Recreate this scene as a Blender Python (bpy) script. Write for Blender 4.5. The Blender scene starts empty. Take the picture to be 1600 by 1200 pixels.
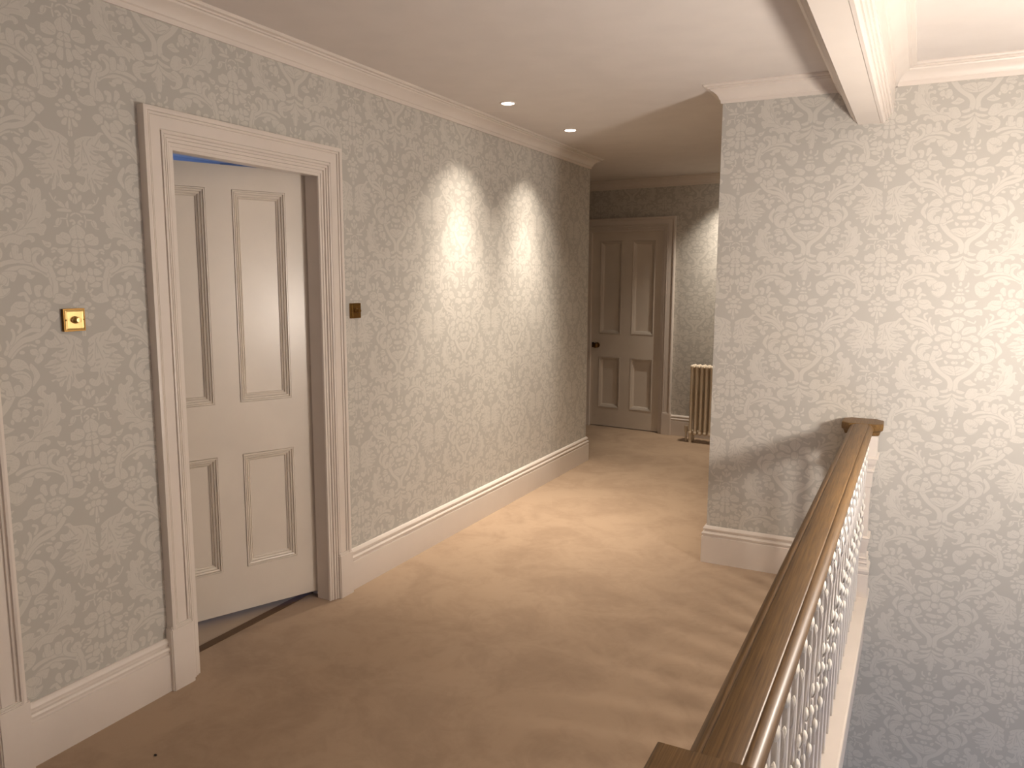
import bpy, bmesh, math, random
import numpy as np
from mathutils import Vector, Matrix

random.seed(4)
scene = bpy.context.scene
C = scene.collection
PI = math.pi

# ------------------------------------------------------------------ camera
F_PX, YAW, PITCH, ROLL = 1212.4, 0.4721, 0.1348, 0.0037
EYE = Vector((0.0, 0.0, 1.55))
fw = Vector((-math.sin(YAW) * math.cos(PITCH), math.cos(YAW) * math.cos(PITCH), -math.sin(PITCH)))
rt = Vector((math.cos(YAW), math.sin(YAW), 0.0))
up = rt.cross(fw)
cr, sr = math.cos(ROLL), math.sin(ROLL)
rt, up = cr * rt + sr * up, -sr * rt + cr * up
cam = bpy.data.cameras.new('camera')
cam.sensor_width = 36.0
cam.lens = 36.0 * F_PX / 1600.0
cam.clip_start = 0.05
cam_o = bpy.data.objects.new('camera', cam)
C.objects.link(cam_o)
M3 = Matrix((rt, up, -fw)).transposed()
cam_o.matrix_world = Matrix.Translation(EYE) @ M3.to_4x4()
scene.camera = cam_o

# ------------------------------------------------------------------ view + world + lights
vs = scene.view_settings
scene.display_settings.display_device = 'sRGB'
vs.view_transform = 'Standard'
vs.look = 'None'
vs.gamma = 1.0
vs.use_curve_mapping = False
vs.exposure = 1.0
scene.cycles.use_denoising = True
scene.cycles.max_bounces = 10
scene.cycles.diffuse_bounces = 6

world = bpy.data.worlds.new('dusk')
scene.world = world
world.use_nodes = True
bg = world.node_tree.nodes['Background']
bg.inputs[0].default_value = (0.10, 0.20, 0.42, 1)
bg.inputs[1].default_value = 0.10

WARM = (1.0, 0.89, 0.79)
PEND = (0.75, 2.75, 1.24)          # pendant in the stairwell
PEND_W = 67.0
FILL_POS = (1.95, 1.2, 1.85)             # added fill light, shaped as an unseen bowl over the stairs
FILL_W = 66.0
SPOT_W = 78.0
SPOT_POS = ((-2.09, 4.03), (-2.084, 4.918), (-1.55, 7.22))


def area(name, loc, target, size, power, color, sy=None):
    l = bpy.data.lights.new(name, 'AREA')
    l.energy = power
    l.color = color
    l.size = size
    if sy:
        l.shape = 'RECTANGLE'
        l.size_y = sy
    o = bpy.data.objects.new(name, l)
    C.objects.link(o)
    o.location = loc
    o.rotation_euler = (Vector(target) - Vector(loc)).to_track_quat('-Z', 'Y').to_euler()
    return o


def spot(name, loc, target, power, angle, blend, color, r=0.022):
    l = bpy.data.lights.new(name, 'SPOT')
    l.energy = power
    l.color = color
    l.spot_size = math.radians(angle)
    l.spot_blend = blend
    l.shadow_soft_size = r
    o = bpy.data.objects.new(name, l)
    C.objects.link(o)
    o.location = loc
    o.rotation_euler = (Vector(target) - Vector(loc)).to_track_quat('-Z', 'Y').to_euler()
    return o


# dusk daylight of the stairwell window below, and of the bedroom window
area('stair_window_daylight', (1.9, 1.6, -1.6), (-0.2, 4.2, -1.2), 1.1, 9.0, (0.34, 0.56, 1.0), 1.5)
area('bedroom_window_daylight', (-4.4, 4.85, 1.7), (-4.6, 2.0, 3.9), 1.0, 8.0, (0.30, 0.48, 1.0), 1.3)
# added bluish fill from behind the viewer, tints the near baluster faces
area('landing_blue_fill', (0.7, -2.1, 1.4), (0.2, 3.0, 1.0), 1.0, 3.0, (0.74, 0.78, 1.0), 1.4)

# ------------------------------------------------------------------ key dimensions
XL = -2.415                 # left wall face
YR = 4.18                   # stair-end wall face
XC = -0.924                 # its free corner
YE = 6.126                  # end of the left wall
ZC = 2.53                   # ceiling
far_y = lambda x: 7.36 - 0.1 * x
rail_x = lambda y: -0.199 + 0.0099 * (y - 1.07)

# ------------------------------------------------------------------ object helpers


def link(name, me, parent=None):
    o = bpy.data.objects.new(name, me)
    C.objects.link(o)
    if parent:
        o.parent = parent
    return o


def empty(name, loc=(0, 0, 0), rotz=0.0):
    o = bpy.data.objects.new(name, None)
    o.empty_display_size = 0.1
    o.location = loc
    o.rotation_euler = (0, 0, rotz)
    C.objects.link(o)
    return o


def tag(o, label=None, cat=None, group=None, kind=None):
    if label: o['label'] = label
    if cat: o['category'] = cat
    if group: o['group'] = group
    if kind: o['kind'] = kind
    return o


def copy_tree(o, parent=None):
    c = o.copy()
    C.objects.link(c)
    if parent: c.parent = parent
    for ch in list(o.children):
        copy_tree(ch, c)
    return c


class MB:
    """mesh builder"""

    def __init__(s):
        s.bm = bmesh.new()

    def quad(s, *p):
        return s.bm.faces.new([s.bm.verts.new(q) for q in p])

    def box(s, x0, x1, y0, y1, z0, z1, f=None):
        f = f or (lambda p: p)
        v = [s.bm.verts.new(f(Vector((x, y, z)))) for x in (x0, x1) for y in (y0, y1) for z in (z0, z1)]
        for q in ((0, 1, 3, 2), (4, 6, 7, 5), (0, 4, 5, 1), (2, 3, 7, 6), (0, 2, 6, 4), (1, 5, 7, 3)):
            s.bm.faces.new([v[i] for i in q])

    def bevbox(s, x0, x1, y0, y1, z0, z1, b=0.003, seg=2, f=None):
        t = bmesh.new()
        bmesh.ops.create_cube(t, size=1)
        for v in t.verts:
            v.co = Vector(((x0 + x1) / 2 + v.co.x * (x1 - x0), (y0 + y1) / 2 + v.co.y * (y1 - y0), (z0 + z1) / 2 + v.co.z * (z1 - z0)))
        bmesh.ops.bevel(t, geom=t.edges[:], offset=b, segments=seg, affect='EDGES')
        s.merge(t, f)

    def merge(s, t, f=None):
        m = {}
        for v in t.verts:
            m[v] = s.bm.verts.new(f(v.co) if f else v.co)
        for fc in t.faces:
            try: s.bm.faces.new([m[v] for v in fc.verts])
            except ValueError: pass
        t.free()

    def rings(s, rings, close=True, caps=True):
        vv = [[s.bm.verts.new(p) for p in r] for r in rings]
        n = len(vv[0])
        for a, b in zip(vv[:-1], vv[1:]):
            for i in range(n if close else n - 1):
                j = (i + 1) % n
                s.bm.faces.new((a[i], a[j], b[j], b[i]))
        if caps:
            s.bm.faces.new(list(reversed(vv[0])))
            s.bm.faces.new(vv[-1])

    def lathe(s, prof, seg=24, f=None, sq=False):
        """prof (r, z) turned about z; sq gives a square section"""
        f = f or (lambda p: p)
        R = []
        for r, z in prof:
            if sq:
                R.append([f(Vector((r * a, r * b, z))) for a, b in ((1, 1), (-1, 1), (-1, -1), (1, -1))])
            else:
                R.append([f(Vector((r * math.cos(2 * PI * k / seg), r * math.sin(2 * PI * k / seg), z))) for k in range(seg)])
        s.rings(R)

    def tube(s, pts, r, seg=8):
        pts = [Vector(p) for p in pts]
        R = []
        rr = r if isinstance(r, (list, tuple)) else [r] * len(pts)
        for i, p in enumerate(pts):
            d = (pts[min(i + 1, len(pts) - 1)] - pts[max(i - 1, 0)]).normalized()
            a = d.orthogonal().normalized() if i == 0 else (prev - d * prev.dot(d)).normalized()
            prev = a
            b = d.cross(a)
            R.append([p + rr[i] * (a * math.cos(2 * PI * k / seg) + b * math.sin(2 * PI * k / seg)) for k in range(seg)])
        s.rings(R)

    def sweep(s, path, prof, to3d, closed_prof=True, loop=False):
        """profile (offset to the left of the travel direction, height) along a 2D path with mitres"""
        P = [Vector(p) for p in path]
        n = len(P)
        R = []
        for i in range(n):
            if loop:
                d0, d1 = (P[i] - P[i - 1]).normalized(), (P[(i + 1) % n] - P[i]).normalized()
            else:
                d0 = (P[i] - P[i - 1]).normalized() if i else (P[1] - P[0]).normalized()
                d1 = (P[i + 1] - P[i]).normalized() if i < n - 1 else d0
            n0, n1 = Vector((-d0.y, d0.x)), Vector((-d1.y, d1.x))
            m = n0 + n1
            m = m / m.dot(n0)
            R.append([to3d((P[i] + m * o).x, (P[i] + m * o).y, h) for o, h in prof])
        if loop: R.append(R[0])
        s.rings(R, close=closed_prof, caps=closed_prof and not loop)

    def build(s, name, mat, parent=None, smooth=None, uv=None):
        bmesh.ops.remove_doubles(s.bm, verts=s.bm.verts[:], dist=1e-6)
        bmesh.ops.recalc_face_normals(s.bm, faces=s.bm.faces[:])
        if uv:
            lay = s.bm.loops.layers.uv.new('UVMap')
            for f in s.bm.faces:
                for l in f.loops:
                    l[lay].uv = uv(l.vert.co, f.normal)
        me = bpy.data.meshes.new(name)
        s.bm.to_mesh(me)
        s.bm.free()
        me.materials.append(mat)
        if smooth is not None:
            for p in me.polygons: p.use_smooth = True
            try: me.set_sharp_from_angle(angle=math.radians(smooth))
            except Exception: pass
        return link(name, me, parent)


XYZ = lambda x, y, h: Vector((x, y, h))

# ------------------------------------------------------------------ materials


def srgb(r, g, b):
    f = lambda c: (c / 255 / 12.92) if c / 255 <= 0.04045 else ((c / 255 + 0.055) / 1.055) ** 2.4
    return (f(r), f(g), f(b), 1)


def new_mat(name):
    m = bpy.data.materials.new(name)
    m.use_nodes = True
    nt = m.node_tree
    b = nt.nodes['Principled BSDF']
    return m, nt, b


def N(nt, t, **kw):
    n = nt.nodes.new(t)
    for k, v in kw.items():
        if hasattr(n, k): setattr(n, k, v)
        else: n.inputs[k].default_value = v
    return n


def ramp(nt, fac, stops):
    r = nt.nodes.new('ShaderNodeValToRGB')
    e = r.color_ramp.elements
    while len(e) < len(stops): e.new(0.5)
    for el, (p, c) in zip(e, stops):
        el.position = p
        el.color = c
    nt.links.new(fac, r.inputs[0])
    return r.outputs[0]


def bump(nt, b, h, strength, dist):
    n = nt.nodes.new('ShaderNodeBump')
    n.inputs['Strength'].default_value = strength
    n.inputs['Distance'].default_value = dist
    nt.links.new(h, n.inputs['Height'])
    nt.links.new(n.outputs[0], b.inputs['Normal'])


def paint(name, col, rough, grain=0.15):
    m, nt, b = new_mat(name)
    tc = N(nt, 'ShaderNodeTexCoord')
    n1 = N(nt, 'ShaderNodeTexNoise', Scale=6.0, Detail=4.0)
    nt.links.new(tc.outputs['Object'], n1.inputs['Vector'])
    c2 = tuple(x * 0.96 for x in col[:3]) + (1,)
    nt.links.new(ramp(nt, n1.outputs[0], [(0.35, c2), (0.65, col)]), b.inputs['Base Color'])
    b.inputs['Roughness'].default_value = rough
    n2 = N(nt, 'ShaderNodeTexNoise', Scale=220.0, Detail=2.0)
    nt.links.new(tc.outputs['Object'], n2.inputs['Vector'])
    bump(nt, b, n2.outputs[0], grain, 0.0006)
    return m


M_WHITE = paint('white_satin_paint', srgb(222, 213, 204), 0.38)
M_DOOR = paint('white_door_paint', srgb(224, 215, 203), 0.30)
M_CEIL = paint('matt_ceiling_paint', srgb(216, 209, 203), 0.9)
M_IRON = paint('white_iron_paint', srgb(214, 210, 206), 0.4)
M_LEAF = paint('cream_leaf_paint', srgb(242, 238, 228), 0.4)
M_RAD = paint('cream_radiator_paint', srgb(222, 208, 186), 0.35)
M_ROOM = paint('bedroom_plaster', srgb(200, 200, 205), 0.9)


def metal(name, col, rough):
    m, nt, b = new_mat(name)
    tc = N(nt, 'ShaderNodeTexCoord')
    mp = N(nt, 'ShaderNodeMapping')
    mp.inputs['Scale'].default_value = (40, 900, 40)
    nt.links.new(tc.outputs['Object'], mp.inputs[0])
    n = N(nt, 'ShaderNodeTexNoise', Scale=1.0, Detail=3.0)
    nt.links.new(mp.outputs[0], n.inputs['Vector'])
    c2 = tuple(x * 0.85 for x in col[:3]) + (1,)
    nt.links.new(ramp(nt, n.outputs[0], [(0.3, c2), (0.7, col)]), b.inputs['Base Color'])
    b.inputs['Metallic'].default_value = 1.0
    b.inputs['Roughness'].default_value = rough
    bump(nt, b, n.outputs[0], 0.1, 0.0002)
    return m


M_BRASS = metal('brushed_brass', srgb(216, 186, 126), 0.30)
M_BRASS_D = metal('aged_brass', srgb(140, 106, 58), 0.35)
M_STEEL = metal('dark_steel', srgb(60, 52, 46), 0.5)


def plain(name, col, rough):
    m, nt, b = new_mat(name)
    b.inputs['Base Color'].default_value = col
    b.inputs['Roughness'].default_value = rough
    return m


M_DARK = plain('dark_gap', srgb(30, 25, 22), 0.8)
M_THRESH = paint('dark_oak_threshold', srgb(96, 72, 50), 0.6)


def emit(name, col, strength):
    m, nt, b = new_mat(name)
    b.inputs['Base Color'].default_value = (0, 0, 0, 1)
    b.inputs['Emission Color'].default_value = col
    b.inputs['Emission Strength'].default_value = strength
    return m


M_LAMP = emit('lamp_glow', (1.0, 0.86, 0.72, 1), 14.0)


def oak():
    m, nt, b = new_mat('polished_oak')
    tc = N(nt, 'ShaderNodeTexCoord')
    mp = N(nt, 'ShaderNodeMapping')
    mp.inputs['Scale'].default_value = (150, 3.0, 150)
    nt.links.new(tc.outputs['Object'], mp.inputs[0])
    n = N(nt, 'ShaderNodeTexNoise', Scale=1.6, Detail=6.0, Roughness=0.65, Distortion=0.3)
    nt.links.new(mp.outputs[0], n.inputs['Vector'])
    mp2 = N(nt, 'ShaderNodeMapping')
    mp2.inputs['Scale'].default_value = (500, 9.0, 500)
    nt.links.new(tc.outputs['Object'], mp2.inputs[0])
    n2 = N(nt, 'ShaderNodeTexNoise', Scale=1.0, Detail=2.0)
    nt.links.new(mp2.outputs[0], n2.inputs['Vector'])
    mix = N(nt, 'ShaderNodeMath', operation='MULTIPLY_ADD')
    nt.links.new(n2.outputs[0], mix.inputs[0])
    mix.inputs[1].default_value = 0.45
    nt.links.new(n.outputs[0], mix.inputs[2])
    col = ramp(nt, mix.outputs[0], [(0.45, srgb(74, 52, 25)), (0.70, srgb(106, 78, 40)), (0.95, srgb(128, 97, 54))])
    nt.links.new(col, b.inputs['Base Color'])
    b.inputs['Roughness'].default_value = 0.48
    b.inputs['Specular IOR Level'].default_value = 0.35
    b.inputs['Coat Weight'].default_value = 0.10
    b.inputs['Coat Roughness'].default_value = 0.25
    bump(nt, b, n2.outputs[0], 0.12, 0.0005)
    return m


M_OAK = oak()


def carpet():
    m, nt, b = new_mat('beige_carpet')
    tc = N(nt, 'ShaderNodeTexCoord')
    # trodden pile: soft blotches and brushed streaks, plus fine tufts
    n1 = N(nt, 'ShaderNodeTexNoise', Scale=2.6, Detail=4.0, Roughness=0.6, Distortion=0.9)
    n2 = N(nt, 'ShaderNodeTexNoise', Scale=9.0, Detail=6.0, Roughness=0.72, Distortion=1.6)
    n3 = N(nt, 'ShaderNodeTexNoise', Scale=420.0, Detail=2.0)
    for n in (n1, n2, n3): nt.links.new(tc.outputs['Object'], n.inputs['Vector'])
    a = N(nt, 'ShaderNodeMath', operation='MULTIPLY_ADD')
    nt.links.new(n2.outputs[0], a.inputs[0]); a.inputs[1].default_value = 0.5
    nt.links.new(n1.outputs[0], a.inputs[2])
    a2 = N(nt, 'ShaderNodeMath', operation='MULTIPLY_ADD')
    nt.links.new(n3.outputs[0], a2.inputs[0]); a2.inputs[1].default_value = 0.35
    nt.links.new(a.outputs[0], a2.inputs[2])
    col = ramp(nt, a2.outputs[0], [(0.60, srgb(149, 126, 103)), (0.80, srgb(158, 134, 110)), (1.0, srgb(169, 145, 120))])
    nt.links.new(col, b.inputs['Base Color'])
    b.inputs['Roughness'].default_value = 1.0
    b.inputs['Specular IOR Level'].default_value = 0.1
    b.inputs['Sheen Weight'].default_value = 0.25
    b.inputs['Sheen Roughness'].default_value = 0.5
    bump(nt, b, a2.outputs[0], 0.22, 0.003)
    return m


M_CARPET = carpet()

# ------------------------------------------------------------------ damask wallpaper, drawn here shape by shape
# half a repeat (343 x 640 mm), mirrored: P outline, S stem with width, D engraved line with width; points in mm
DAMASK = """P 345,52 331,48 317,33 318,22 324,10 342,13
P 316,20 294,28 282,19 273,17 271,4 274,-7 291,-11 311,-8 319,2
P 309,-20 286,-24 272,-27 274,-35 286,-44 295,-42 305,-30
P 277,-53 289,-62 307,-63 318,-50 317,-39 305,-35 293,-45
P 339,-43 327,-39 319,-53 316,-67 324,-76 336,-76
P 342,4 330,5 323,-5 322,-14 341,-17
P 340,-22 324,-19 319,-26 323,-34 339,-35
D 3 292,7 312,-1
D 3 334,-10 342,-2
P 225,0 232,-16 244,-23 253,-18 252,-7 239,-5
D 3 236,-15 247,-15
S 7 255,-29 261,-24 270,-26
S 7 256,-36 263,-34
P 355,157 351,151 344,150 338,153 336,160 339,165 346,167 352,164
P 323,150 332,145 337,131 337,125 324,133 320,144
P 345,152 339,140 335,125 342,120 344,120
P 281,124 297,122 307,110 310,104 289,110
S 5 261,146 271,128 283,119
S 4 280,137 275,129
P 282,93 284,99 306,103 326,100 328,94 310,92
P 319,127 310,118 311,107 320,104
P 274,46 274,61 282,71 291,69 294,62 289,52 282,46
D 3 288,65 283,53
S 4 268,44 280,45
S 5 315,85 311,68 314,48
S 5 325,81 332,87 341,90
S 7 323,64 330,67 337,60 331,55
S 4 291,71 310,71
P 202,170 202,180 193,185 181,181 174,169 177,157 186,147 194,140 186,142 177,142 173,133 179,130 186,132 193,124 191,114 184,119 172,121 162,122 159,110 165,106 173,111 184,107 182,87 168,93 153,87 153,79 158,74 165,81 172,74 171,59 163,57 149,61 137,57 145,52 152,50 155,42 149,28 140,22 135,35 126,43 114,41 112,35 122,34 124,27 118,18 106,10 95,-2 92,-16 108,-13 113,-28 123,-16 132,-13 155,-18 164,-11 172,-5 181,-2 189,-2 193,-10 203,-4 202,6 190,13 178,11 184,18 207,20 218,18 221,13 233,16 235,23 241,33 243,43 237,50 224,50 238,63 243,77 245,70 253,68 260,76 257,85 246,91 246,106 244,117 251,122 243,127 233,122 234,143 230,156 220,159 216,154 207,153 201,158 194,167
D 3.5 205,103 200,79 187,57 176,40 158,25 142,15 121,9 103,2
D 2.5 187,48 202,60 217,66
D 2.5 167,29 188,34 209,36
D 2.5 200,86 197,107
D 2.5 176,40 182,62
D 2.5 152,24 160,39
D 2.5 198,86 202,106 207,126
D 3 209,91 216,108
D 2.5 140,14 165,9 182,8
P 61,1 65,20 75,30 90,31 107,26 95,20 95,8 87,-6 66,-14
P 126,-57 125,-43 132,-34 131,-21 143,-20 152,-28 150,-42 161,-46 164,-59 152,-61
P 165,-51 170,-31 182,-34 191,-33 185,-49 180,-67 168,-64
S 26 251,472 254,490 252,515 245,537 237,557 230,568
S 12 233,568 230,574 238,581 248,577 250,567
S 15 234,531 217,544 188,552 159,554 132,551 109,541 93,530
S 13 94,560 113,568 141,572 170,570 191,564
D 6 92,537 108,549 127,558 150,562 175,562 196,554 215,544 231,533
S 13 232,545 216,552 201,564 196,578 201,593 212,602
P 221,590 230,598 228,608 217,615 201,616 189,609 189,593 198,599 208,603 220,602
D 3 190,574 189,587 198,601 210,607
P 133,614 145,622 152,611 150,594 159,598 161,581 138,578 133,591 131,603
P 167,612 179,614 188,605 186,573 170,573 164,588
P 145,544 150,533 167,530 172,521 185,519 196,530 185,532 181,540 159,550
P 97,536 116,541 141,538 137,522 131,511 121,513 117,522 113,499 100,499 93,511
P 89,498 96,494 102,486 118,488 113,476 99,465 86,461 75,467 71,481 77,494
P 58,500 58,516 71,532 92,532 110,519 105,504 94,497 94,488 118,491 104,473 86,467 66,476
D 3 69,513 81,503 96,503
D 3 246,523 250,499 247,480
D 3 103,552 113,553
D 3 123,561 132,562
D 3 142,565 151,566
P 161,503 171,509 178,503 179,491 182,475 174,470 163,483 158,491
P 191,495 204,501 216,497 213,487 206,483 209,467 197,463 190,477
P 221,483 232,497 242,499 246,480 246,464 233,460 219,467
P 137,470 149,478 163,478 169,466 175,456 170,442 161,454 156,468 146,466
P 254,458 257,470 276,472 292,463 305,467 311,457 301,445 282,439 257,442 247,448
P 227,412 240,418 254,415 264,403 252,389 246,383 234,390 228,394
P 168,446 149,450 131,449 121,441 115,434 112,422 98,413 105,407 124,408 133,402 153,407 165,415 168,428
D 3 130,433 145,427 165,430
P 154,393 163,407 177,410 188,406 188,396 174,379 159,381
P 170,373 177,386 192,400 203,391 202,375 195,363 181,366
P 204,377 208,395 220,402 223,386 214,372
P 241,433 229,416 203,409 178,417 169,435 181,452 207,459 232,451
D 3 240,433 236,424 228,417 216,412 203,411 190,413 179,419 173,426 171,435 174,444 182,451 193,456 206,457 220,455 231,450 238,442 240,433
D 3 224,434 222,429 218,424 211,422 204,421 196,422 190,425 187,430 185,435 187,440 192,444 198,446 206,447 213,446 219,443 223,439 224,434
D 3 221,434 237,429
D 3 214,426 218,414
D 3 200,425 189,415
D 3 190,430 172,430
D 3 191,439 180,448
D 3 202,444 206,456
D 3 216,442 232,447
S 17 227,378 213,360 192,344 167,335 147,331 131,322 114,307 102,289
S 12 195,359 173,361 153,354 133,343 112,325 98,311 89,294
S 9 128,385 138,380 139,369 132,357
S 9 113,364 117,354 115,337 106,322
S 8 95,330 98,318 94,307
S 6 181,310 160,316 138,310 121,297 106,279
P 196,323 194,319 187,317 182,320 180,324 182,329 188,330 194,328
P 146,293 143,289 137,288 131,290 129,294 132,298 138,300 144,297
P 163,314 162,312 159,311 156,312 156,314 157,316 160,317 162,316
P 164,301 180,302 186,296 197,307 215,304 216,295 207,284 197,285 202,270 185,255 173,265 181,280 169,283 162,292
D 3 188,296 189,283 186,274
P 210,322 215,330 229,325 240,330 242,340 237,351 227,357 244,360 260,345 295,339 312,332 329,322 333,314 328,305 334,296 333,280 336,269 340,253 340,241 329,227 332,214 319,210 305,209 303,198 312,182 320,185 328,189 337,185 337,174 326,164 308,161 294,170 285,170 280,162 269,157 271,168 268,176 272,191 266,191 256,174 247,177 246,189 236,197 227,192 222,198 236,201 240,211 229,216 217,224 222,231 232,235 208,239 202,246 211,251 224,262 235,263 243,267 239,272 227,276 240,285 247,289 262,292 271,297 256,300 239,301 221,303 211,312
D 3.5 301,324 306,311 293,277 282,250
D 3 306,303 310,275 311,256
D 3 304,305 300,272
D 4 248,307 261,310 272,314
D 8 247,266 257,253 242,248
D 7 295,251 308,248
D 7 298,234 307,231
D 3 259,253 274,255
D 3 305,200 308,191
D 3 266,237 278,221
D 3 244,219 256,222
D 5 236,201 255,203 272,205
D 5 244,188 261,196 270,203
D 5 269,174 276,194 281,208
D 5 285,170 289,189 288,201
D 4 229,217 250,220 265,223
D 5 334,296 323,300 314,306
D 5 336,269 324,276 318,285
D 5 249,287 266,285 279,292
D 4 260,265 273,268 280,278
D 5 340,247 327,257 320,268
D 5 329,227 318,230 313,239
D 4 293,220 296,198 292,182
D 4 237,349 252,329 261,314
D 4 274,336 286,325 291,312
D 5 204,244 223,245 235,249
D 4 221,229 238,231 253,236
P 322,519 317,510 306,506 295,510 291,519 297,528 308,531 319,528
P 266,539 282,553 295,550 294,533 280,531
P 300,551 310,556 316,550 312,534 299,533
P 318,539 326,546 334,539 342,540 342,527 332,513 326,515 320,529
P 265,523 286,525 290,519 285,513 264,515
P 272,503 287,510 306,501 314,497 303,492 281,492
S 8 323,506 325,488 314,475 308,463
S 7 304,484 314,475
S 6 325,477 319,482
P 273,557 270,554 265,552 260,553 258,557 261,561 266,562 271,561
S 6 279,577 289,572 283,563 268,565
S 6 257,579 266,587
P 353,450 350,443 343,440 336,443 333,450 335,457 342,460 349,457
P 336,436 332,430 324,428 315,430 311,436 314,441 323,444 332,442
P 357,426 352,420 340,417 328,419 323,425 328,431 339,433 352,431
P 327,397 324,390 315,386 307,389 303,397 306,404 314,407 323,405
P 345,402 343,394 336,391 328,394 325,402 327,410 334,413 342,410
P 346,388 340,382 343,354 349,354
P 335,388 319,378 317,366 331,366
P 343,340 343,334 340,331 337,334 336,340 336,346 339,349 342,346
P 316,422 314,418 308,417 302,418 299,421 301,425 307,427 313,425
P -4,-5 9,-31 28,-49 22,-58 8,-49 13,-64 23,-70 8,-77 9,-91 -3,-102 -12,-89 -15,-23
S 7 31,527 30,514 20,506
P 37,492 35,488 30,486 24,488 21,492 24,496 29,497 35,496
P 18,477 15,474 6,473 -3,474 -6,477 -3,480 6,482 14,480
P 11,496 9,491 4,489 -1,491 -3,496 -1,501 4,503 8,501
P 6,523 5,517 1,514 -4,517 -6,523 -4,530 0,533 4,530
P -4,463 14,466 24,452 15,437 -3,434
D 3 8,461 11,442
P 22,434 42,446 74,448 61,433 69,425 44,414 29,417
P 21,388 30,401 50,407 86,408 96,396 94,380 76,382 58,371 43,375 28,378
D 3 63,392 78,398 87,389
P -3,403 14,407 20,400 9,390 -2,390
P -1,371 25,367 32,356 17,354 -1,364
S 6 41,353 66,344 71,353
P -3,355 14,352 25,339 24,326 13,311 -1,303
P 21,307 34,323 55,327 73,328 77,305 56,298 38,290 22,289
P 21,276 45,280 63,289 87,277 88,262 73,257 52,266 27,267
P 19,255 37,257 59,247 63,234 54,221 27,223
P 18,278 14,264 5,258 -5,263 -10,277 -7,291 3,297 13,291
P 16,239 13,229 3,225 -7,229 -11,238 -8,247 2,251 12,248
D 3 29,301 49,314
D 3 27,271 57,276
P 11,219 23,226 39,220 39,210 18,205
P 37,256 59,240 57,224 46,209 30,220 26,239
P -9,192 28,194 36,183 14,175 -8,176
P 27,158 42,167 42,155 33,148
P 15,157 12,152 6,149 -1,151 -4,156 -1,161 5,164 12,162
P -6,104 3,137 28,140 56,133 61,120 36,104 14,98 -6,97
D 3 4,114 25,131
D 3 8,104 41,119
S 22 96,164 83,141 63,117 39,96 20,79 10,58 12,32
S 9 53,175 75,166 88,157
P 55,201 69,218 76,179 59,188
D 3 15,92 39,106 62,127
D 3 25,66 37,80 61,94
P 97,258 108,273 123,275 140,268 151,255 157,236 144,244 130,239 113,240 102,249
P 161,258 176,242 184,227 186,213 174,196 163,185 162,197 168,213 165,229 157,244
P 101,230 116,236 134,236 151,227 159,210 159,192 152,176 138,164 122,159 105,164 101,177 103,188 111,195 123,194 127,185 128,178 134,188 131,199 122,206 126,211 113,217 100,225
D 3 106,226 123,228 142,224 155,212
D 3 104,173 102,189
P 93,209 99,189 104,166 95,163 80,168 80,183 68,193 69,208 80,209
P 92,223 89,217 81,215 73,218 70,226 74,232 82,234 90,230
P 90,265 86,257 76,254 67,258 64,267 69,275 78,277 87,273
P 112,139 123,152 137,156 152,150 157,141 145,137 154,125 140,118 127,125 113,127
D 3 123,146 140,148 154,142
D 3 120,134 135,135 151,132
P 93,107 99,119 113,121 121,110 128,119 140,113 145,103 136,92 124,92 115,81 102,83 93,94
D 3 122,108 119,96
P 133,81 132,78 129,77 126,79 125,82 126,85 130,86 132,84
P 44,67 67,81 80,69 96,60 72,51 50,58
D 3 50,64 74,65
P 97,83 96,77 92,74 88,77 86,83 88,89 91,91 95,89
P 57,-6 53,5 64,32 79,41 103,36 100,21 125,20 108,10 93,-5 72,-12
P 6,-8 24,-20 48,-25 66,-14 85,-19 101,-34 102,-54 88,-71 58,-80 49,-68 66,-71 74,-53 56,-51 34,-42 15,-30
P 0,12 19,3 41,-2 54,-8 29,-13 7,-4
P 19,16 40,11 52,20 30,27 18,31
D 3 23,-10 58,-27 80,-36"""


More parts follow.
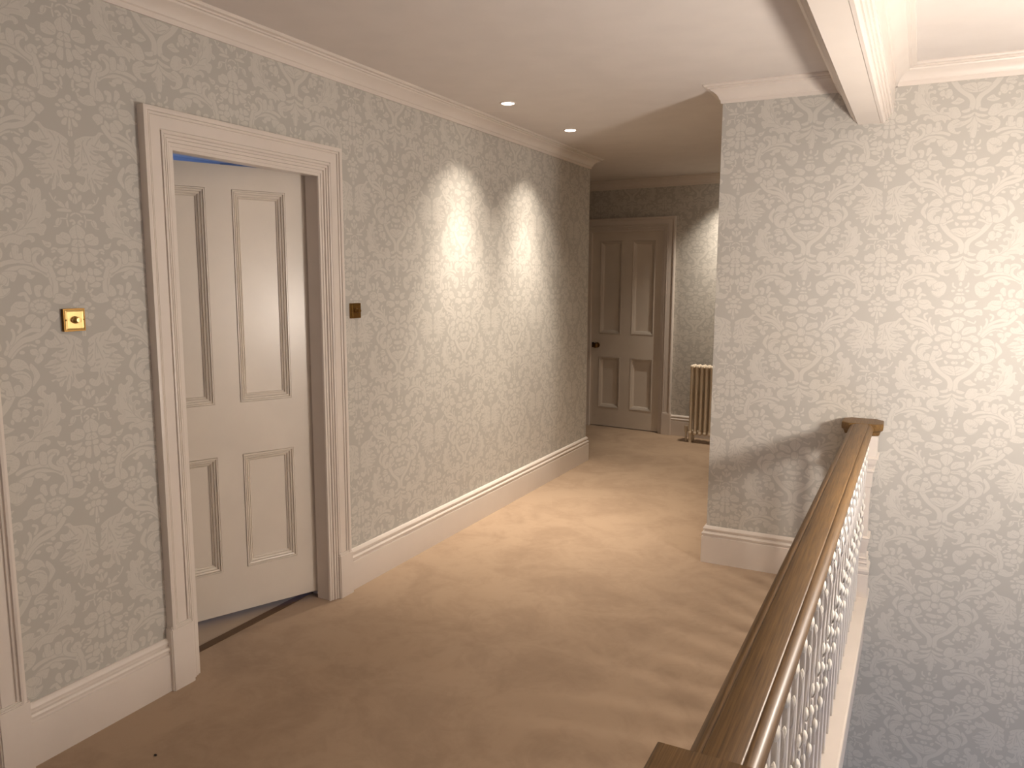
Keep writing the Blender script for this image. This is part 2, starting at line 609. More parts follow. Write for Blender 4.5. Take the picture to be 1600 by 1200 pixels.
def catmull(pts,closed,n=5):
    p=np.array(pts,float); N=len(p); out=[]
    if N<3: 
        return p
    for i in range(N if closed else N-1):
        if closed: a,b,c,d=p[(i-1)%N],p[i],p[(i+1)%N],p[(i+2)%N]
        else: a,b,c,d=p[max(i-1,0)],p[i],p[i+1],p[min(i+2,N-1)]
        for t in np.linspace(0,1,n,endpoint=False):
            out.append(.5*((2*b)+(c-a)*t+(2*a-5*b+4*c-d)*t*t+(3*b-a-3*c+d)*t**3))
    if not closed: out.append(p[-1])
    return np.array(out)
def raster(E,s=2.0):   # pixels per mm
    W=int(round(687*s)); Hh=int(round(640*s))
    img=np.zeros((Hh,W),np.float32)
    def segdist(X,Y,pts):
        dmin=np.full(X.shape,1e9,np.float32)
        for (x0,y0),(x1,y1) in zip(pts[:-1],pts[1:]):
            dx,dy=x1-x0,y1-y0;L=dx*dx+dy*dy+1e-9
            t=np.clip(((X-x0)*dx+(Y-y0)*dy)/L,0,1)
            dmin=np.minimum(dmin,(X-x0-t*dx)**2+(Y-y0-t*dy)**2)
        return np.sqrt(dmin)
    def inside(X,Y,p):
        c=np.zeros(X.shape,bool);q=np.roll(p,-1,0)
        for (x0,y0),(x1,y1) in zip(p,q):
            if y0==y1: continue
            m=((y0>Y)!=(y1>Y))&(X<(x1-x0)*(Y-y0)/(y1-y0)+x0); c^=m
        return c
    def put(pts,kind,w):
        for m in (0,1):
            q=pts.copy()
            if m: q[:,0]=-q[:,0]
            x0,x1=q[:,0].min()-w-4,q[:,0].max()+w+4;y0,y1=q[:,1].min()-w-4,q[:,1].max()+w+4
            ix=np.arange(int(np.floor(x0*s)),int(np.ceil(x1*s))+1); iy=np.arange(int(np.floor(y0*s)),int(np.ceil(y1*s))+1)
            X,Y=np.meshgrid((ix+.5)/s,(iy+.5)/s); X=X.astype(np.float32);Y=Y.astype(np.float32)
            jx,jy=np.meshgrid(ix%W,iy%Hh)
            cur=img[jy,jx]
            if kind=='P':
                cl=np.vstack([q,q[:1]]); dd=segdist(X,Y,cl); sd=np.where(inside(X,Y,q),-dd,dd)
                rim=np.clip((sd-0.0)*s+.5,0,1)*np.clip((2.6-sd)*s+.5,0,1)
                cur=cur*(1-.72*rim); a=np.clip(-sd*s+.5,0,1); cur=cur*(1-a)+a
                cx,cy=q.mean(0); per=np.hypot(*(cl[1:]-cl[:-1]).T).sum(); big=-sd.min()
                if big>6:
                    th=np.arctan2(Y-cy,X-cx); n=max(3,int(per/15)); rr=np.hypot(X-cx,Y-cy)+1e-3
                    ln=np.clip(1.2-np.abs(np.sin(n*th*.5))*rr*2/n,0,1)
                    cur=cur*(1-.5*ln*np.clip((-sd-2.2),0,1)*np.clip((min(big*.75,14)+sd)/3,0,1))
            elif kind=='S':
                n=len(q); dd=segdist(X,Y,q)-w/2; rim=np.clip(dd*s+.5,0,1)*np.clip((2.2-dd)*s+.5,0,1); cur=cur*(1-.72*rim); a=np.clip(-dd*s+.5,0,1); cur=cur*(1-a)+a
            else:
                dd=segdist(X,Y,q)-w/2; a=np.clip(-dd*s+.5,0,1)*.75; cur=cur*(1-a)
            img[jy,jx]=cur
    for e in E:
        if e[0]=='P': put(catmull(e[1:],True),'P',0)
        else: put(catmull(e[2:],False),e[0],e[1])
    return img


def damask_image(s=1.6):
    E = []
    for line in DAMASK.strip().split('\n'):
        t = line.split()
        w = None
        if t[0] != 'P':
            w = float(t[1]); t = [t[0]] + t[2:]
        pts = [tuple(float(v) for v in q.split(',')) for q in t[1:]]
        E.append([t[0]] + ([w] if w is not None else []) + pts)
    a = raster(E, s)
    h, w = a.shape
    im = bpy.data.images.new('damask_print', w, h, alpha=False, float_buffer=False)
    im.colorspace_settings.name = 'Non-Color'
    px = np.ones((h, w, 4), np.float32)
    px[..., :3] = a[..., None]
    im.pixels.foreach_set(px.ravel())
    im.update()
    im.pack()
    return im


def wallpaper():
    m, nt, b = new_mat('damask_wallpaper')
    uv = N(nt, 'ShaderNodeTexCoord')
    im = nt.nodes.new('ShaderNodeTexImage')
    im.image = damask_image()
    im.interpolation = 'Linear'
    nt.links.new(uv.outputs['UV'], im.inputs[0])
    # slubbed printing ink
    mp = N(nt, 'ShaderNodeMapping')
    mp.inputs['Scale'].default_value = (300, 60, 1)
    nt.links.new(uv.outputs['UV'], mp.inputs[0])
    n = N(nt, 'ShaderNodeTexNoise', Scale=2.0, Detail=3.0)
    nt.links.new(mp.outputs[0], n.inputs['Vector'])
    k = N(nt, 'ShaderNodeMath', operation='MULTIPLY_ADD')
    nt.links.new(n.outputs[0], k.inputs[0]); k.inputs[1].default_value = 0.5; k.inputs[2].default_value = 0.66
    f = N(nt, 'ShaderNodeMath', operation='MULTIPLY', use_clamp=True)
    nt.links.new(im.outputs['Color'], f.inputs[0]); nt.links.new(k.outputs[0], f.inputs[1])
    col = ramp(nt, f.outputs[0], [(0.0, WP_GROUND), (1.0, WP_FIGURE)])
    nt.links.new(col, b.inputs['Base Color'])
    b.inputs['Roughness'].default_value = 0.62
    b.inputs['Specular IOR Level'].default_value = 0.35
    return m


WP_GROUND = srgb(183, 180, 173)
WP_FIGURE = srgb(203, 199, 191)
M_PAPER = wallpaper()


def wall_uv(au, az, per=0.641, split=None):
    def f(co, nrm):
        if abs(nrm.y) > abs(nrm.x): t, base = co.x, -0.142
        else: t, base = co.y, au
        if split and abs(nrm.x) >= abs(nrm.y) and split(co): base = split(co)
        return ((t - base + 0.3435) / 0.687, (co.z - az) / per)
    return f


# ================================================================== SETTING
struct = lambda o: tag(o, kind='structure')

# floor ------------------------------------------------------------
m = MB()
m.box(-2.56, -0.13, -2.2, 4.18, -0.28, 0)
m.box(-0.13, 2.4, -2.2, 0.80, -0.28, 0)
m.box(-2.56, XC, 4.18, 6.126, -0.28, 0)
m.box(-5.4, XC, 6.126, 8.1, -0.28, 0)
struct(m.build('floor', M_CARPET))
m = MB(); m.box(-0.14, 2.5, -2.2, 4.3, -2.95, -2.85)
struct(m.build('floor_lower', paint('dark_hall_floor', srgb(86, 72, 60), 0.6)))
m = MB(); m.box(-5.4, -2.575, 0.4, 5.0, -0.28, -0.002)
struct(m.build('floor_bedroom', paint('grey_carpet', srgb(186, 170, 152), 0.95)))

# ceiling ----------------------------------------------------------
m = MB(); m.box(-5.6, 2.6, -2.3, 8.2, ZC, ZC + 0.12)
struct(m.build('ceiling', M_CEIL))

# walls ------------------------------------------------------------
D0A, D0B = 0.415, 1.205           # opening of the nearer door
D1A, D1B = 2.010, 2.797           # opening of the open door
DH = 2.010
sp = lambda co: 3.0495 if co.y > 2.8 else None
m = MB()
TH = 0.15
for y0, y1, z0, z1 in ((-2.2, D0A - .09, 0, ZC), (D0A - .09, D0B + .09, DH + .05, ZC), (D0B + .09, D1A - .09, 0, ZC), (D1A - .09, D1B + .095, DH + .05, ZC)):
    m.box(XL - TH, XL, y0, y1, z0, z1)
struct(m.build('wall_left', M_PAPER, uv=wall_uv(1.633, 1.028, 0.6365)))
m = MB(); m.box(XL - TH, XL, D1B + .095, YE, 0, ZC)
struct(m.build('wall_left_end', M_PAPER, uv=wall_uv(3.0495, 1.028, 0.6365)))
m = MB(); m.box(-5.4, XL - TH, YE - 0.15, YE, 0, ZC)
struct(m.build('wall_passage', M_PAPER, uv=wall_uv(1.633, 1.028)))
m = MB(); m.box(XC, 2.5, YR, YR + 0.16, -2.95, ZC)
struct(m.build('wall_right', M_PAPER, uv=wall_uv(-0.142, 1.009)))
m = MB(); m.box(XC, XC + 0.16, YR + 0.16, far_y(XC) + .05, -0.2, ZC)
struct(m.build('wall_corner', M_PAPER, uv=wall_uv(4.4, 1.009)))
FA = math.atan(0.1)               # the far wall runs slightly askew
FC, FS = math.cos(FA), math.sin(FA)
FO = Vector((-2.595, far_y(-2.595), 0))


def far(t, n, z):                 # t along the far wall (to the right), n out of it towards the viewer
    return FO + Vector((t * FC - n * FS * 1.0, -t * FS - n * FC, z))


D2W = 0.395
m = MB()
ff = lambda p: far(p.x, p.y, p.z)
for t0, t1, z0, z1 in ((-2.9, -D2W - .03, 0, ZC), (-D2W - .03, D2W + .03, DH + .055, ZC), (D2W + .03, 1.9, 0, ZC)):
    m.box(t0, t1, -0.15, 0, z0, z1, ff)
struct(m.build('wall_back', M_PAPER, uv=wall_uv(0, 1.02)))
m = MB(); m.box(-2.6, 2.5, -2.3, -2.2, -2.95, ZC)
struct(m.build('wall_front', M_PAPER, uv=wall_uv(0.3, 1.02)))
m = MB(); m.box(2.4, 2.5, -2.2, YR, -2.95, ZC)
struct(m.build('wall_stair', M_PAPER, uv=wall_uv(0.3, 1.02)))
m = MB(); m.box(-0.25, -0.20, 0.75, YR, -2.95, -0.28)
m.box(-0.14, 2.5, 0.70, 0.80, -2.95, -0.28)
struct(m.build('wall_below', M_PAPER, uv=wall_uv(0.3, 1.02)))
m = MB(); m.box(-5.5, -5.4, 0.3, 8.2, -0.2, ZC)
struct(m.build('wall_far_left', M_ROOM))
m = MB()
m.box(-5.4, XL - TH, 0.3, 0.4, -0.2, ZC); m.box(-5.4, XL - TH, 5.0, 5.1, -0.2, ZC)
struct(m.build('wall_bedroom', M_ROOM))

# cornices ---------------------------------------------------------
CD = ZC - 2.444
CORN = [(0, -CD), (.008, -CD), (.011, -CD + .016), (.016, -CD + .020), (.019, -CD + .030), (.028, -CD + .043), (.040, -CD + .053),
        (.053, -CD + .060), (.056, -CD + .066), (.066, -CD + .067), (.067, -.013), (.082, -.011), (.086, -.005), (.086, .001), (0, .001)]


def cornice(name, path, to3d=XYZ):
    m = MB()
    m.sweep(path, [(-o, ZC + h) for o, h in CORN], to3d)     # room side is to the right of travel
    return struct(m.build(name, M_WHITE, smooth=25))


cornice('trim_1', [(XL, -2.2), (XL, YE), (-5.4, YE)])
cornice('trim_2', [(-5.4, far_y(-5.4)), (-0.93, far_y(-0.93))])
cornice('trim_3', [(XC, far_y(XC) - .1), (XC, YR), (-0.29, YR)])
cornice('trim_4', [(-0.13, YR - .0), (2.4, YR), (2.4, -2.2)])

# ceiling beam over the balustrade ----------------------------------
BP = [(-.098, .01), (-.098, -.084), (-.080, -.104), (-.072, -.122), (-.064, -.124), (-.062, -.140), (-.052, -.164), (-.045, -.166), (-.043, -.182), (-.034, -.204), (-.026, -.207), (-.024, -.216), (-.010, -.230), (-.004, -.232), (-.002, -.241), (0, -.243),
      (.098, -.243), (.100, -.246), (.112, -.247), (.118, -.243), (.121, -.232), (.127, -.234), (.130, -.220), (.136, -.222), (.139, -.208), (.145, -.210),
      (.149, -.196), (.152, -.196), (.152, -.086),
      (.160, -.086), (.163, -.070), (.171, -.056), (.180, -.043), (.192, -.033), (.205, -.026), (.208, -.020), (.218, -.019), (.219, -.013), (.234, -.011), (.238, -.005), (.238, .01)]
m = MB()
m.rings([[Vector((-.2790 + 0.0099 * (y - 4.18) + o, y, ZC + h)) for o, h in BP] for y in (-2.2, YR + .01)])
struct(m.build('trim_5', M_WHITE, smooth=20))

# baseboards --------------------------------------------------------
BASE = [(0, -.005), (.022, -.005), (.022, .146), (.016, .149), (.015, .154), (.021, .157), (.0225, .166), (.018, .173), (.010, .176), (.009, .181), (.0155, .184), (.0165, .192), (.012, .201), (.006, .206), (0, .206)]


def baseboard(name, *paths, k=1.0):
    m = MB()
    for p in paths: m.sweep(p, [(-o, h * k) for o, h in BASE], XYZ)
    return struct(m.build(name, M_WHITE, smooth=25))


baseboard('baseboard_left', [(XL, -2.2), (XL, 0.272)], [(XL, 1.350), (XL, 1.898)], [(XL, 2.945), (XL, YE), (-5.3, YE)])
baseboard('baseboard_right', [(XC, far_y(XC) - .03), (XC, YR), (-0.235, YR)])
bb = far(D2W + .135, 0, 0)
bc = far(1.66, 0, 0)
ba, bz = far(-D2W - .135, 0, 0), far(-2.7, 0, 0)
baseboard('baseboard_back', [(bz.x, bz.y), (ba.x, ba.y)], [(bb.x, bb.y), (bc.x, bc.y)])

# ------------------------------------------------------------------ doors
# architrave profile: distance in from its outer edge, projection
ARCH = [(0, 0), (0, .034), (.009, .036), (.016, .034), (.017, .027), (.0195, .027), (.021, .030), (.026, .028), (.027, .022), (.0295, .022), (.031, .024), (.036, .024), (.070, .024), (.071, .019), (.074, .019), (.075, .026), (.080, .027),
        (.084, .025), (.085, .018), (.088, .018), (.089, .022), (.095, .021), (.096, .014), (.099, .014), (.100, .018), (.108, .017), (.109, .009), (.112, .009), (.113, .012), (.122, .011), (.123, .0075), (.134, .007), (.136, 0)]
AW = .136


def door_frame(root, y0, y1, h, to, jamb_d, plinth=(.245, .215), sides=(1, 1)):
    """to(y, n, z): along the wall, out of the wall, up. Opening y0..y1, height h"""
    IN = .006                                           # architrave laps the lining
    a, b, t = y0 + IN - AW + .0, y1 - IN + AW, h - IN + AW
    # architrave swept up one side, over and down the other; outer edge is the path, room is inside
    m = MB()
    path = [(b, 0), (b, t), (a, t), (a, 0)]
    m.sweep(path, [(w, d) for w, d in ARCH], lambda y, z, d: to(y, d, z))
    m.build('architrave', M_WHITE, root, smooth=25)
    for (p0, p1, ph) in ((a - .010, a + .088, plinth[0]), (b - .088, b + .010, plinth[1])):
        m = MB()
        m.bevbox(p0, p1, 0, .037, -.005, ph, .004, 2, lambda p: to(p.x, p.y, p.z))
        m.bevbox(p0 + .004, p1 - .004, 0, .033, ph, ph + .008, .003, 2, lambda p: to(p.x, p.y, p.z))
        m.build('plinth_block', M_WHITE, root, smooth=30)
    # lining with rebate
    m = MB()
    f = lambda p: to(p.x, p.y, p.z)
    R = .09
    m.box(y0 - R, y0, -jamb_d, .004, -.005, h, f); m.box(y1, y1 + R, -jamb_d, .004, -.005, h, f); m.box(y0 - R, y1 + R, -jamb_d, .004, h, h + .05, f)
    Q = .034
    m.box(y0 - R, y0 - Q, -.15, -jamb_d, -.005, h, f); m.box(y1 + Q, y1 + R, -.15, -jamb_d, -.005, h, f); m.box(y0 - R, y1 + R, -.15, -jamb_d, h + .024, h + .05, f)
    m.build('door_lining', M_WHITE, root)


def door_leaf(root, to, width=.81, z0=.008, z1=2.038, th=.04, knob=None):
    """to(u, n, z): u from the hinge edge, n out of the visible face"""
    f = lambda p: to(p.x, p.y, p.z)
    st, mu = .102, .114
    pw = (width - 2 * st - mu) / 2
    cols = ((st, st + pw), (st + pw + mu, width - st))
    rows = ((.205, .746), (.986, 1.936))
    m = MB()
    m.box(0, st, -th, 0, z0, z1, f); m.box(width - st, width, -th, 0, z0, z1, f)
    for za, zb in ((z0, rows[0][0]), (rows[0][1], rows[1][0]), (rows[1][1], z1)): m.box(st, width - st, -th, 0, za, zb, f)
    for za, zb in rows: m.box(st + pw, st + pw + mu, -th, 0, za, zb, f)
    leaf = m.build('door_leaf', M_DOOR, root)
    MOULD = [(0, -.001), (.0015, -.004), (.003, .003), (.008, .003), (.0095, -.005), (.012, -.005), (.013, -.001), (.018, -.003), (.0195, -.010), (.022, -.010), (.023, -.006), (.029, -.009), (.0305, -.016), (.033, -.016), (.034, -.013), (.038, -.016), (.039, -.0205), (0, -.0205)]
    for u0, u1 in cols:
        for za, zb in rows:
            m = MB(); m.box(u0 - .001, u1 + .001, -th + .010, -.0200, za - .001, zb + .001, f)
            m.build('panel', M_DOOR, leaf)
            m = MB()
            m.sweep([(u0, za), (u1, za), (u1, zb), (u0, zb)], MOULD, lambda u, z, d: to(u, d, z), loop=True)
            m.build('panel_moulding', M_DOOR, leaf, smooth=25)
    return leaf


# door_1: the open one
d1 = struct(empty('door_1', (XL, 2.4, 0)))
inv = lambda root: (lambda v: v - Vector(root.location))
toL = lambda y, n, z: Vector((XL + n, y, z))
lo = inv(d1)
door_frame(d1, D1A, D1B, DH, lambda y, n, z: lo(toL(y, n, z)), 0.075, (.245, .215))
ANG = math.radians(23.7)
HU, HN = Vector((-math.sin(ANG), -math.cos(ANG), 0)), Vector((math.cos(ANG), -math.sin(ANG), 0))
HP = Vector((-2.503, 2.812, 0))
LK = 0.98
lf = door_leaf(d1, lambda u, n, z: lo(HP + HU * u * LK + HN * n + Vector((0, 0, 1.55 + (z - 1.55) * LK))), z0=0)
for hz in (0.26, 1.60):
    m = MB()
    m.bevbox(-.010, .0, -.030, -.004, hz, hz + .1, .002, 1, lambda p: lo(HP + HU * p.x + HN * p.y + Vector((0, 0, p.z))))
    m.build('hinge', M_STEEL, lf)
m = MB(); m.box(-2.588, -2.548, D1A - .02, D1B + .08, -.004, .004)
struct(m.build('trim_6', M_THRESH))

# door_2: at the far end of the passage
d2 = struct(empty('door_2', FO, 0))
lo2 = inv(d2)
to2 = lambda t, n, z: lo2(far(t, n, z))
door_frame(d2, -D2W, D2W, DH + .02, to2, 0.10, (.215, .215))
lf2 = door_leaf(d2, lambda u, n, z: to2(D2W + .01 - u, n - .028, z))
m = MB()
kf = lambda p: to2(-D2W + .075 + p.x, -.028 + p.z, .862 + p.y)
m.lathe([(.0, .0), (.027, .0), (.027, .004), (.012, .007), (.011, .03), (.022, .036), (.029, .05), (.027, .063), (.015, .071), (.0, .073)], 20, kf)
tag(m.build('door_knob', M_BRASS_D, lf2, smooth=40), 'round brass door knob')
m = MB()
m.bevbox(-.075 + .012, -.075 + .034, -.026, .026, 0, .006, .002, 1, kf)
m.build('keyhole_plate', M_STEEL, lf2)

# door_3: only its right-hand casing shows at the left edge of the photo
d3 = struct(empty('door_3', (XL, 0.8, 0)))
lo3 = inv(d3)
to3 = lambda y, n, z: lo3(toL(y, n, z))
door_frame(d3, D0A, D0B, DH, to3, 0.10, (.235, .235))
door_leaf(d3, lambda u, n, z: to3(D0B + .01 - u, n - .06, z))

# ================================================================== BALUSTRADE
bal = empty('balustrade', (rail_x(1.07), 1.06, 0))
tag(bal, 'landing balustrade with polished oak handrail over white leaf-decorated iron bars', 'balustrade')
lb = inv(bal)
# handrail
half = [(.0, .870), (.026, .870), (.0285, .8685), (.0295, .8665), (.031, .8675), (.036, .8675), (.044, .864), (.050, .857), (.0525, .847), (.051, .836), (.046, .828), (.040, .824), (.040, .812), (.034, .806), (0, .806)]
sec = half + [(-x, z) for x, z in reversed(half[1:-1])]
m = MB()
m.rings([[lb(Vector((rail_x(y) + x, y, z))) for x, z in sec] for y in (1.02, 4.12)])
m.build('handrail', M_OAK, bal, smooth=35)
# string capping at the floor edge
m = MB()
cp = [(-.075, -.02), (-.075, .004), (.068, .004), (.074, .001), (.076, -.006), (.074, -.014), (.062, -.018), (.062, -.30), (-.0, -.30)]
m.rings([[lb(Vector((rail_x(y) + x, y, z))) for x, z in cp] for y in (1.0, YR - .002)])
m.build('base_rail', M_WHITE, bal, smooth=25)


def newel(y, cap_poly, name_l):
    n = empty('newel_post', lb(Vector((rail_x(y), y, 0))))
    n.parent = bal
    n.matrix_parent_inverse.identity()
    m = MB()
    prof = [(.069, -.02), (.069, .118), (.066, .122), (.070, .128), (.073, .140), (.070, .150), (.060, .158), (.058, .172), (.064, .178), (.058, .184), (.056, .196), (.062, .200),
            (.054, .206), (.052, .225), (.056, .250), (.062, .285), (.063, .300), (.066, .304), (.060, .308), (.053, .312), (.053, .556), (.059, .560), (.059, .630), (.064, .633),
            (.066, .638), (.064, .645), (.060, .648), (.062, .660), (.070, .675), (.074, .690), (.074, .697), (.080, .699), (.080, .705), (.074, .709), (.072, .712), (.072, .812), (.0, .812)]
    m.lathe([(0, -.02)] + prof, sq=True)
    m.build('post', M_WHITE, n)
    m = MB()
    R = []
    for k, z in ((.78, .800), (.80, .812), (.84, .814), (.86, .824), (.90, .832), (.985, .838), (1.0, .846), (1.0, .862), (.985, .8685), (.95, .871)):
        R.append([Vector((x * k, yy * k, z)) for x, yy in cap_poly])
    m.rings(R)
    tag(m.build('newel_cap', M_OAK, n, smooth=25), 'oak cap')
    return n


c = .034
w, dd = .092, .088
oct_ = [(w, -dd + c), (w, dd - c), (w - c, dd), (-w + c, dd), (-w, dd - c), (-w, -dd + c), (-w + c, -dd), (w - c, -dd)]
newel(YR - .090, oct_, 'far')
w = .094
newel(.962, [(w, -w), (w, w), (-w, w), (-w, -w)], 'near')

# iron balusters with trailing leaves
NB = 23


def leaf_mb(m, c, sx, sy, sz, tilt):
    c = Vector(c)
    rot = Matrix.Rotation(tilt, 3, 'X')
    R = []
    for k, (h, w) in enumerate(((-.5, .06), (-.36, .42), (-.12, .80), (.10, .98), (.28, .95), (.42, .66), (.5, .25))):
        ring = []
        for j in range(10):
            a = 2 * PI * j / 10
            notch = .10 * math.cos(2 * a) if h > .2 else 0
            ring.append(c + rot @ Vector((sx * .5 * w * math.cos(a), sy * .5 * w * math.sin(a), sz * (h - notch * .6))))
        R.append(ring)
    m.rings(R)


def make_baluster():
    b = MB()
    S = .014
    b.bevbox(-S, S, -S, S, .0, .815, .002, 1)
    o = b.build('baluster', M_IRON, bal)
    v = MB()
    X = S + .004
    pts = []
    for k in range(41):
        t = k / 40
        z = .77 - t * .47
        pts.append((X + .003 + .002 * math.sin(9 * t), .020 * math.sin(2.4 * PI * t + .4), z))
    v.tube(pts, .0017, 5)
    v.tube([(X, -.012, .70), (X + .006, -.022, .68), (X + .006, -.024, .655), (X + .002, -.018, .64)], .0026, 6)
    v.tube([(X, .0, .46), (X - .004, -.022, .452), (X - .006, -.040, .458)], .0026, 6)
    v.build('vine', M_IRON, o, smooth=60)
    for (y, z, sx, sy, sz, tl) in ((.006, .752, .016, .032, .040, .3), (-.004, .690, .010, .016, .026, -.5), (.012, .522, .011, .022, .040, .3), (-.008, .474, .017, .030, .034, -.3),
                                   (.010, .408, .010, .020, .030, .3), (.004, .362, .015, .028, .044, .0)):
        lm = MB()
        leaf_mb(lm, (X + .003, y, z), sx * 1.0, sy * .95, sz * .95, tl)
        lm.build('leaf', M_LEAF, o, smooth=50)
    return o


b0 = make_baluster()
for k in range(NB):
    y = 1.20 + .125 * k + .017
    o = b0 if k == 0 else copy_tree(b0, bal)
    o.location = lb(Vector((rail_x(y) + .012, y, .003)))

# ================================================================== SMALL THINGS


def dimmer(name, y0, y1, z0, z1, label, aged):
    mt = M_BRASS if not aged else M_BRASS_D
    y, z = (y0 + y1) / 2, (z0 + z1) / 2
    r = empty(name, (XL, y, z))
    tag(r, label, 'switch', 'dimmer switches on the left wall')
    hw = .0365
    m = MB()
    m.box(-.001, .012, -hw, hw, -hw, hw)
    tag(m.build('back_box', M_BRASS_D, r), 'darker brass rim')
    m = MB()
    g = lambda p: Vector((p.z, p.x, p.y))
    m.rings([[g(Vector((sx * k, sy * k, d))) for sx, sy in ((1, 1), (-1, 1), (-1, -1), (1, -1))] for k, d in ((hw - .0042, .011), (hw - .0045, .0135), (hw - .0085, .0145), (hw - .010, .0142), (.001, .0142))])
    m.build('face_plate', mt, r)
    m = MB()
    m.lathe([(0, .013), (.0125, .013), (.0122, .017), (.0100, .019), (.0098, .033), (.0085, .0365), (0, .0372)], 24, g)
    m.build('knob', mt, r, smooth=35)
    for s in (-1, 1):
        m = MB()
        m.lathe([(0, .0135), (.0026, .0135), (.0026, .0152), (.0014, .0157), (0, .0157)], 12, lambda p: g(p + Vector((s * .030, 0, 0))))
        m.build('screw', M_BRASS_D, r)
    return r


dimmer('dimmer_switch', 1.553, 1.637, 1.371, 1.455, 'square brass dimmer switch left of the open door, on the wallpaper', False)
dimmer('dimmer_switch', 2.995, 3.072, 1.352, 1.434, 'brass dimmer switch tucked against the right casing of the open door', True)


def downlight(x, y, label, tgt, k=1.0):
    r = empty('ceiling_downlight', (x, y, ZC))
    tag(r, label, 'light', 'recessed ceiling downlights')
    m = MB()
    R = []
    for rad, z in ((.036, .004), (.036, -.003), (.038, -.005), (.046, -.004), (.048, .0), (.048, .004)):
        R.append([Vector((rad * math.cos(2 * PI * k / 32), rad * math.sin(2 * PI * k / 32), z)) for k in range(32)])
    m.rings(R, caps=False)
    m.build('trim_ring', M_WHITE, r, smooth=40)
    m = MB()
    m.lathe([(0, -.0005), (.036, -.0005), (.036, -.002), (0, -.002)], 28)
    m.build('lamp_face', M_LAMP, r)
    spot('downlight_beam', (x, y, ZC - .012), tgt, SPOT_W * k * .42, 100, 1.0, (1.0, 0.875, 0.74))
    spot('downlight_core', (x, y, ZC - .012), tgt, SPOT_W * .95 * (1 if k == 1 else .35), 64, 1.0, (1.0, 0.875, 0.74))


(ax, ay), (bx, by), (cx, cy) = SPOT_POS
downlight(ax, ay, 'nearer of the two lit round downlights in the ceiling by the left wall', (ax - .02, ay, 0))
downlight(bx, by, 'farther of the two lit round downlights, nearest the end of the left wall', (bx - .02, by, 0))
downlight(cx, cy, 'round downlight in the passage ceiling above the radiator', (cx, cy + .02, 0), 1.3)

# pendant globe and added fill bowl over the stairwell, just outside the frame


def pendant(pos, watt, rad_, label):
    r = empty('pendant_lamp', (pos[0], pos[1], ZC))
    tag(r, label, 'lamp')
    d = pos[2] - ZC
    m = MB(); m.lathe([(0, 0), (.05, 0), (.05, -.012), (.012, -.03), (0, -.03)], 24); m.build('ceiling_rose', M_BRASS_D, r, smooth=40)
    m = MB(); m.tube([(0, 0, -.02), (0, 0, d + rad_ + .035)], .003, 8); m.build('cord', M_DARK, r)
    m = MB(); m.lathe([(0, d + rad_ + .045), (.02, d + rad_ + .035), (.022, d + rad_ - .01), (0, d + rad_ - .01)], 20); m.build('lamp_holder', M_BRASS_D, r, smooth=40)
    m = MB()
    light_block_cup = [math.radians(t) for t in (-90, -78, -66, -54, -44, -35)]  # added below the globe to keep its light off the lower stair wall
    m.lathe([(0 if k == 0 else rad_ * 1.02 * math.cos(t), d + rad_ * 1.02 * math.sin(t)) for k, t in enumerate(light_block_cup)] + [(rad_ * 1.06 * math.cos(t), d + rad_ * 1.06 * math.sin(t)) for t in reversed(light_block_cup[1:])] + [(0, d - rad_ * 1.06 - .012)], 32)
    m.build('light_block_cup', M_BRASS_D, r, smooth=40)
    m = MB()
    bmesh.ops.create_uvsphere(m.bm, u_segments=32, v_segments=16, radius=rad_)
    for v in m.bm.verts: v.co.z += d
    m.build('glass_globe', emit('opal_globe', WARM + (1,), watt / (4 * PI * PI * rad_ * rad_)), r, smooth=60)


pendant(PEND, PEND_W, .11, 'opal glass globe pendant hanging low over the stairwell')
r = empty('fill_light_bowl', (FILL_POS[0], FILL_POS[1], ZC))  # added fixture for the upward fill that brightens the walls
tag(r, 'added fill light in a white bowl, out of view over the stairwell', 'lamp')
d = FILL_POS[2] - ZC
m = MB()
m.lathe([(0, d - .06), (.10, d - .05), (.19, d - .01), (.23, d + .05), (.235, d + .06), (.225, d + .06), (.185, d + .005), (.10, d - .035), (0, d - .045)], 32)
m.build('bowl', M_CEIL, r, smooth=40)
for k in range(3):
    a = 2 * PI * k / 3
    m = MB(); m.tube([(.22 * math.cos(a), .22 * math.sin(a), d + .055), (.02 * math.cos(a), .02 * math.sin(a), -.01)], .003, 6); m.build('chain', M_BRASS_D, r)
m = MB(); m.lathe([(0, 0), (.06, 0), (.05, -.02), (0, -.02)], 20); m.build('ceiling_rose', M_BRASS_D, r, smooth=40)
spot('fill_light_beam', FILL_POS, (FILL_POS[0], FILL_POS[1], 9), FILL_W, 150, 0.6, WARM, .12)

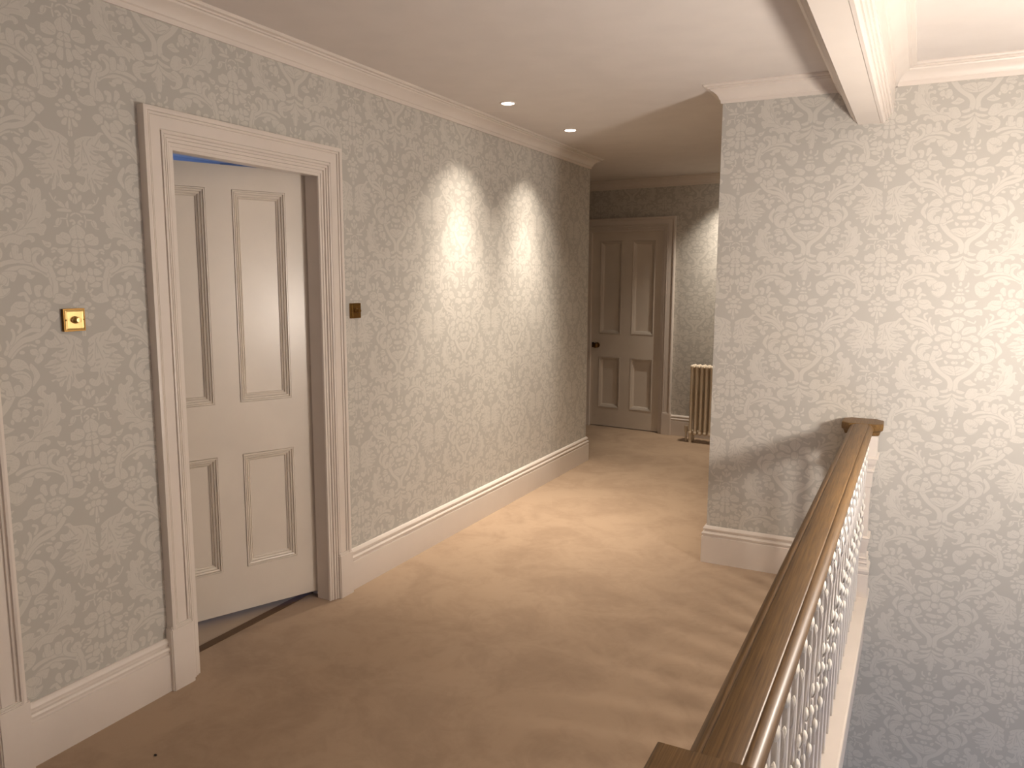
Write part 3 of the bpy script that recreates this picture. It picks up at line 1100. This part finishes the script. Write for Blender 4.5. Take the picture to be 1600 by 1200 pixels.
# column radiator under the far downlight
rad = empty('column_radiator', (-1.80, 7.335, 0), -FA)
tag(rad, 'cream column radiator standing on the carpet right of the far door', 'radiator')


def make_section():
    m = MB()
    for dy in (-.044, 0, .044):
        m.tube([(0, dy, .095), (0, dy, .12), (0, dy, .70), (0, dy, .728)], [.016, .0135, .0135, .017], 12)
        for z, s in ((.728, 1), (.095, -1)):
            t = bmesh.new(); bmesh.ops.create_uvsphere(t, u_segments=12, v_segments=8, radius=.0185)
            m.merge(t, lambda p: Vector((p.x, p.y * 1.1 + dy, p.z * 1.15 + z)))
    for z in (.722, .100):
        m.tube([(0, -.06, z), (0, -.05, z), (0, .05, z), (0, .06, z)], [.008, .017, .017, .008], 12)
        m.tube([(-.024, 0, z), (-.016, 0, z), (.016, 0, z), (.024, 0, z)], [.02, .016, .016, .02], 12)
    return m.build('section', M_RAD, rad, smooth=50)


s0 = make_section()
for k in range(10):
    o = s0 if k == 0 else copy_tree(s0, rad)
    o.location = (.048 * k, 0, 0)
for k in (0, 9):
    for dy in (-.044, .044):
        m = MB(); m.tube([(.048 * k, dy, .10), (.048 * k, dy, .03), (.048 * k, dy, 0)], [.014, .013, .017], 10); m.build('leg', M_RAD, rad, smooth=50)
m = MB()
m.tube([(-.02, 0, .10), (-.055, 0, .10)], .010, 10); m.tube([(-.055, 0, .0), (-.055, 0, .09)], .009, 10); m.tube([(-.055, 0, .085), (-.055, 0, .15)], [.016, .019], 12)
m.build('valve', M_RAD, rad, smooth=50)
m = MB(); m.tube([(-.035, 0, .728), (-.018, 0, .728)], .006, 8); m.build('bleed_plug', M_RAD, rad, smooth=50)

# crumb on the carpet
m = MB()
t = bmesh.new(); bmesh.ops.create_icosphere(t, subdivisions=2, radius=1)
m.merge(t, lambda p: Vector((-2.103 + p.x * .0055, 1.565 + p.y * .0035, .003 + p.z * .003)) + Vector((.001 * math.sin(9 * p.y), 0, 0)))
tag(m.build('crumb', M_DARK), 'tiny dark crumb lying on the carpet near the bottom left', 'crumb')
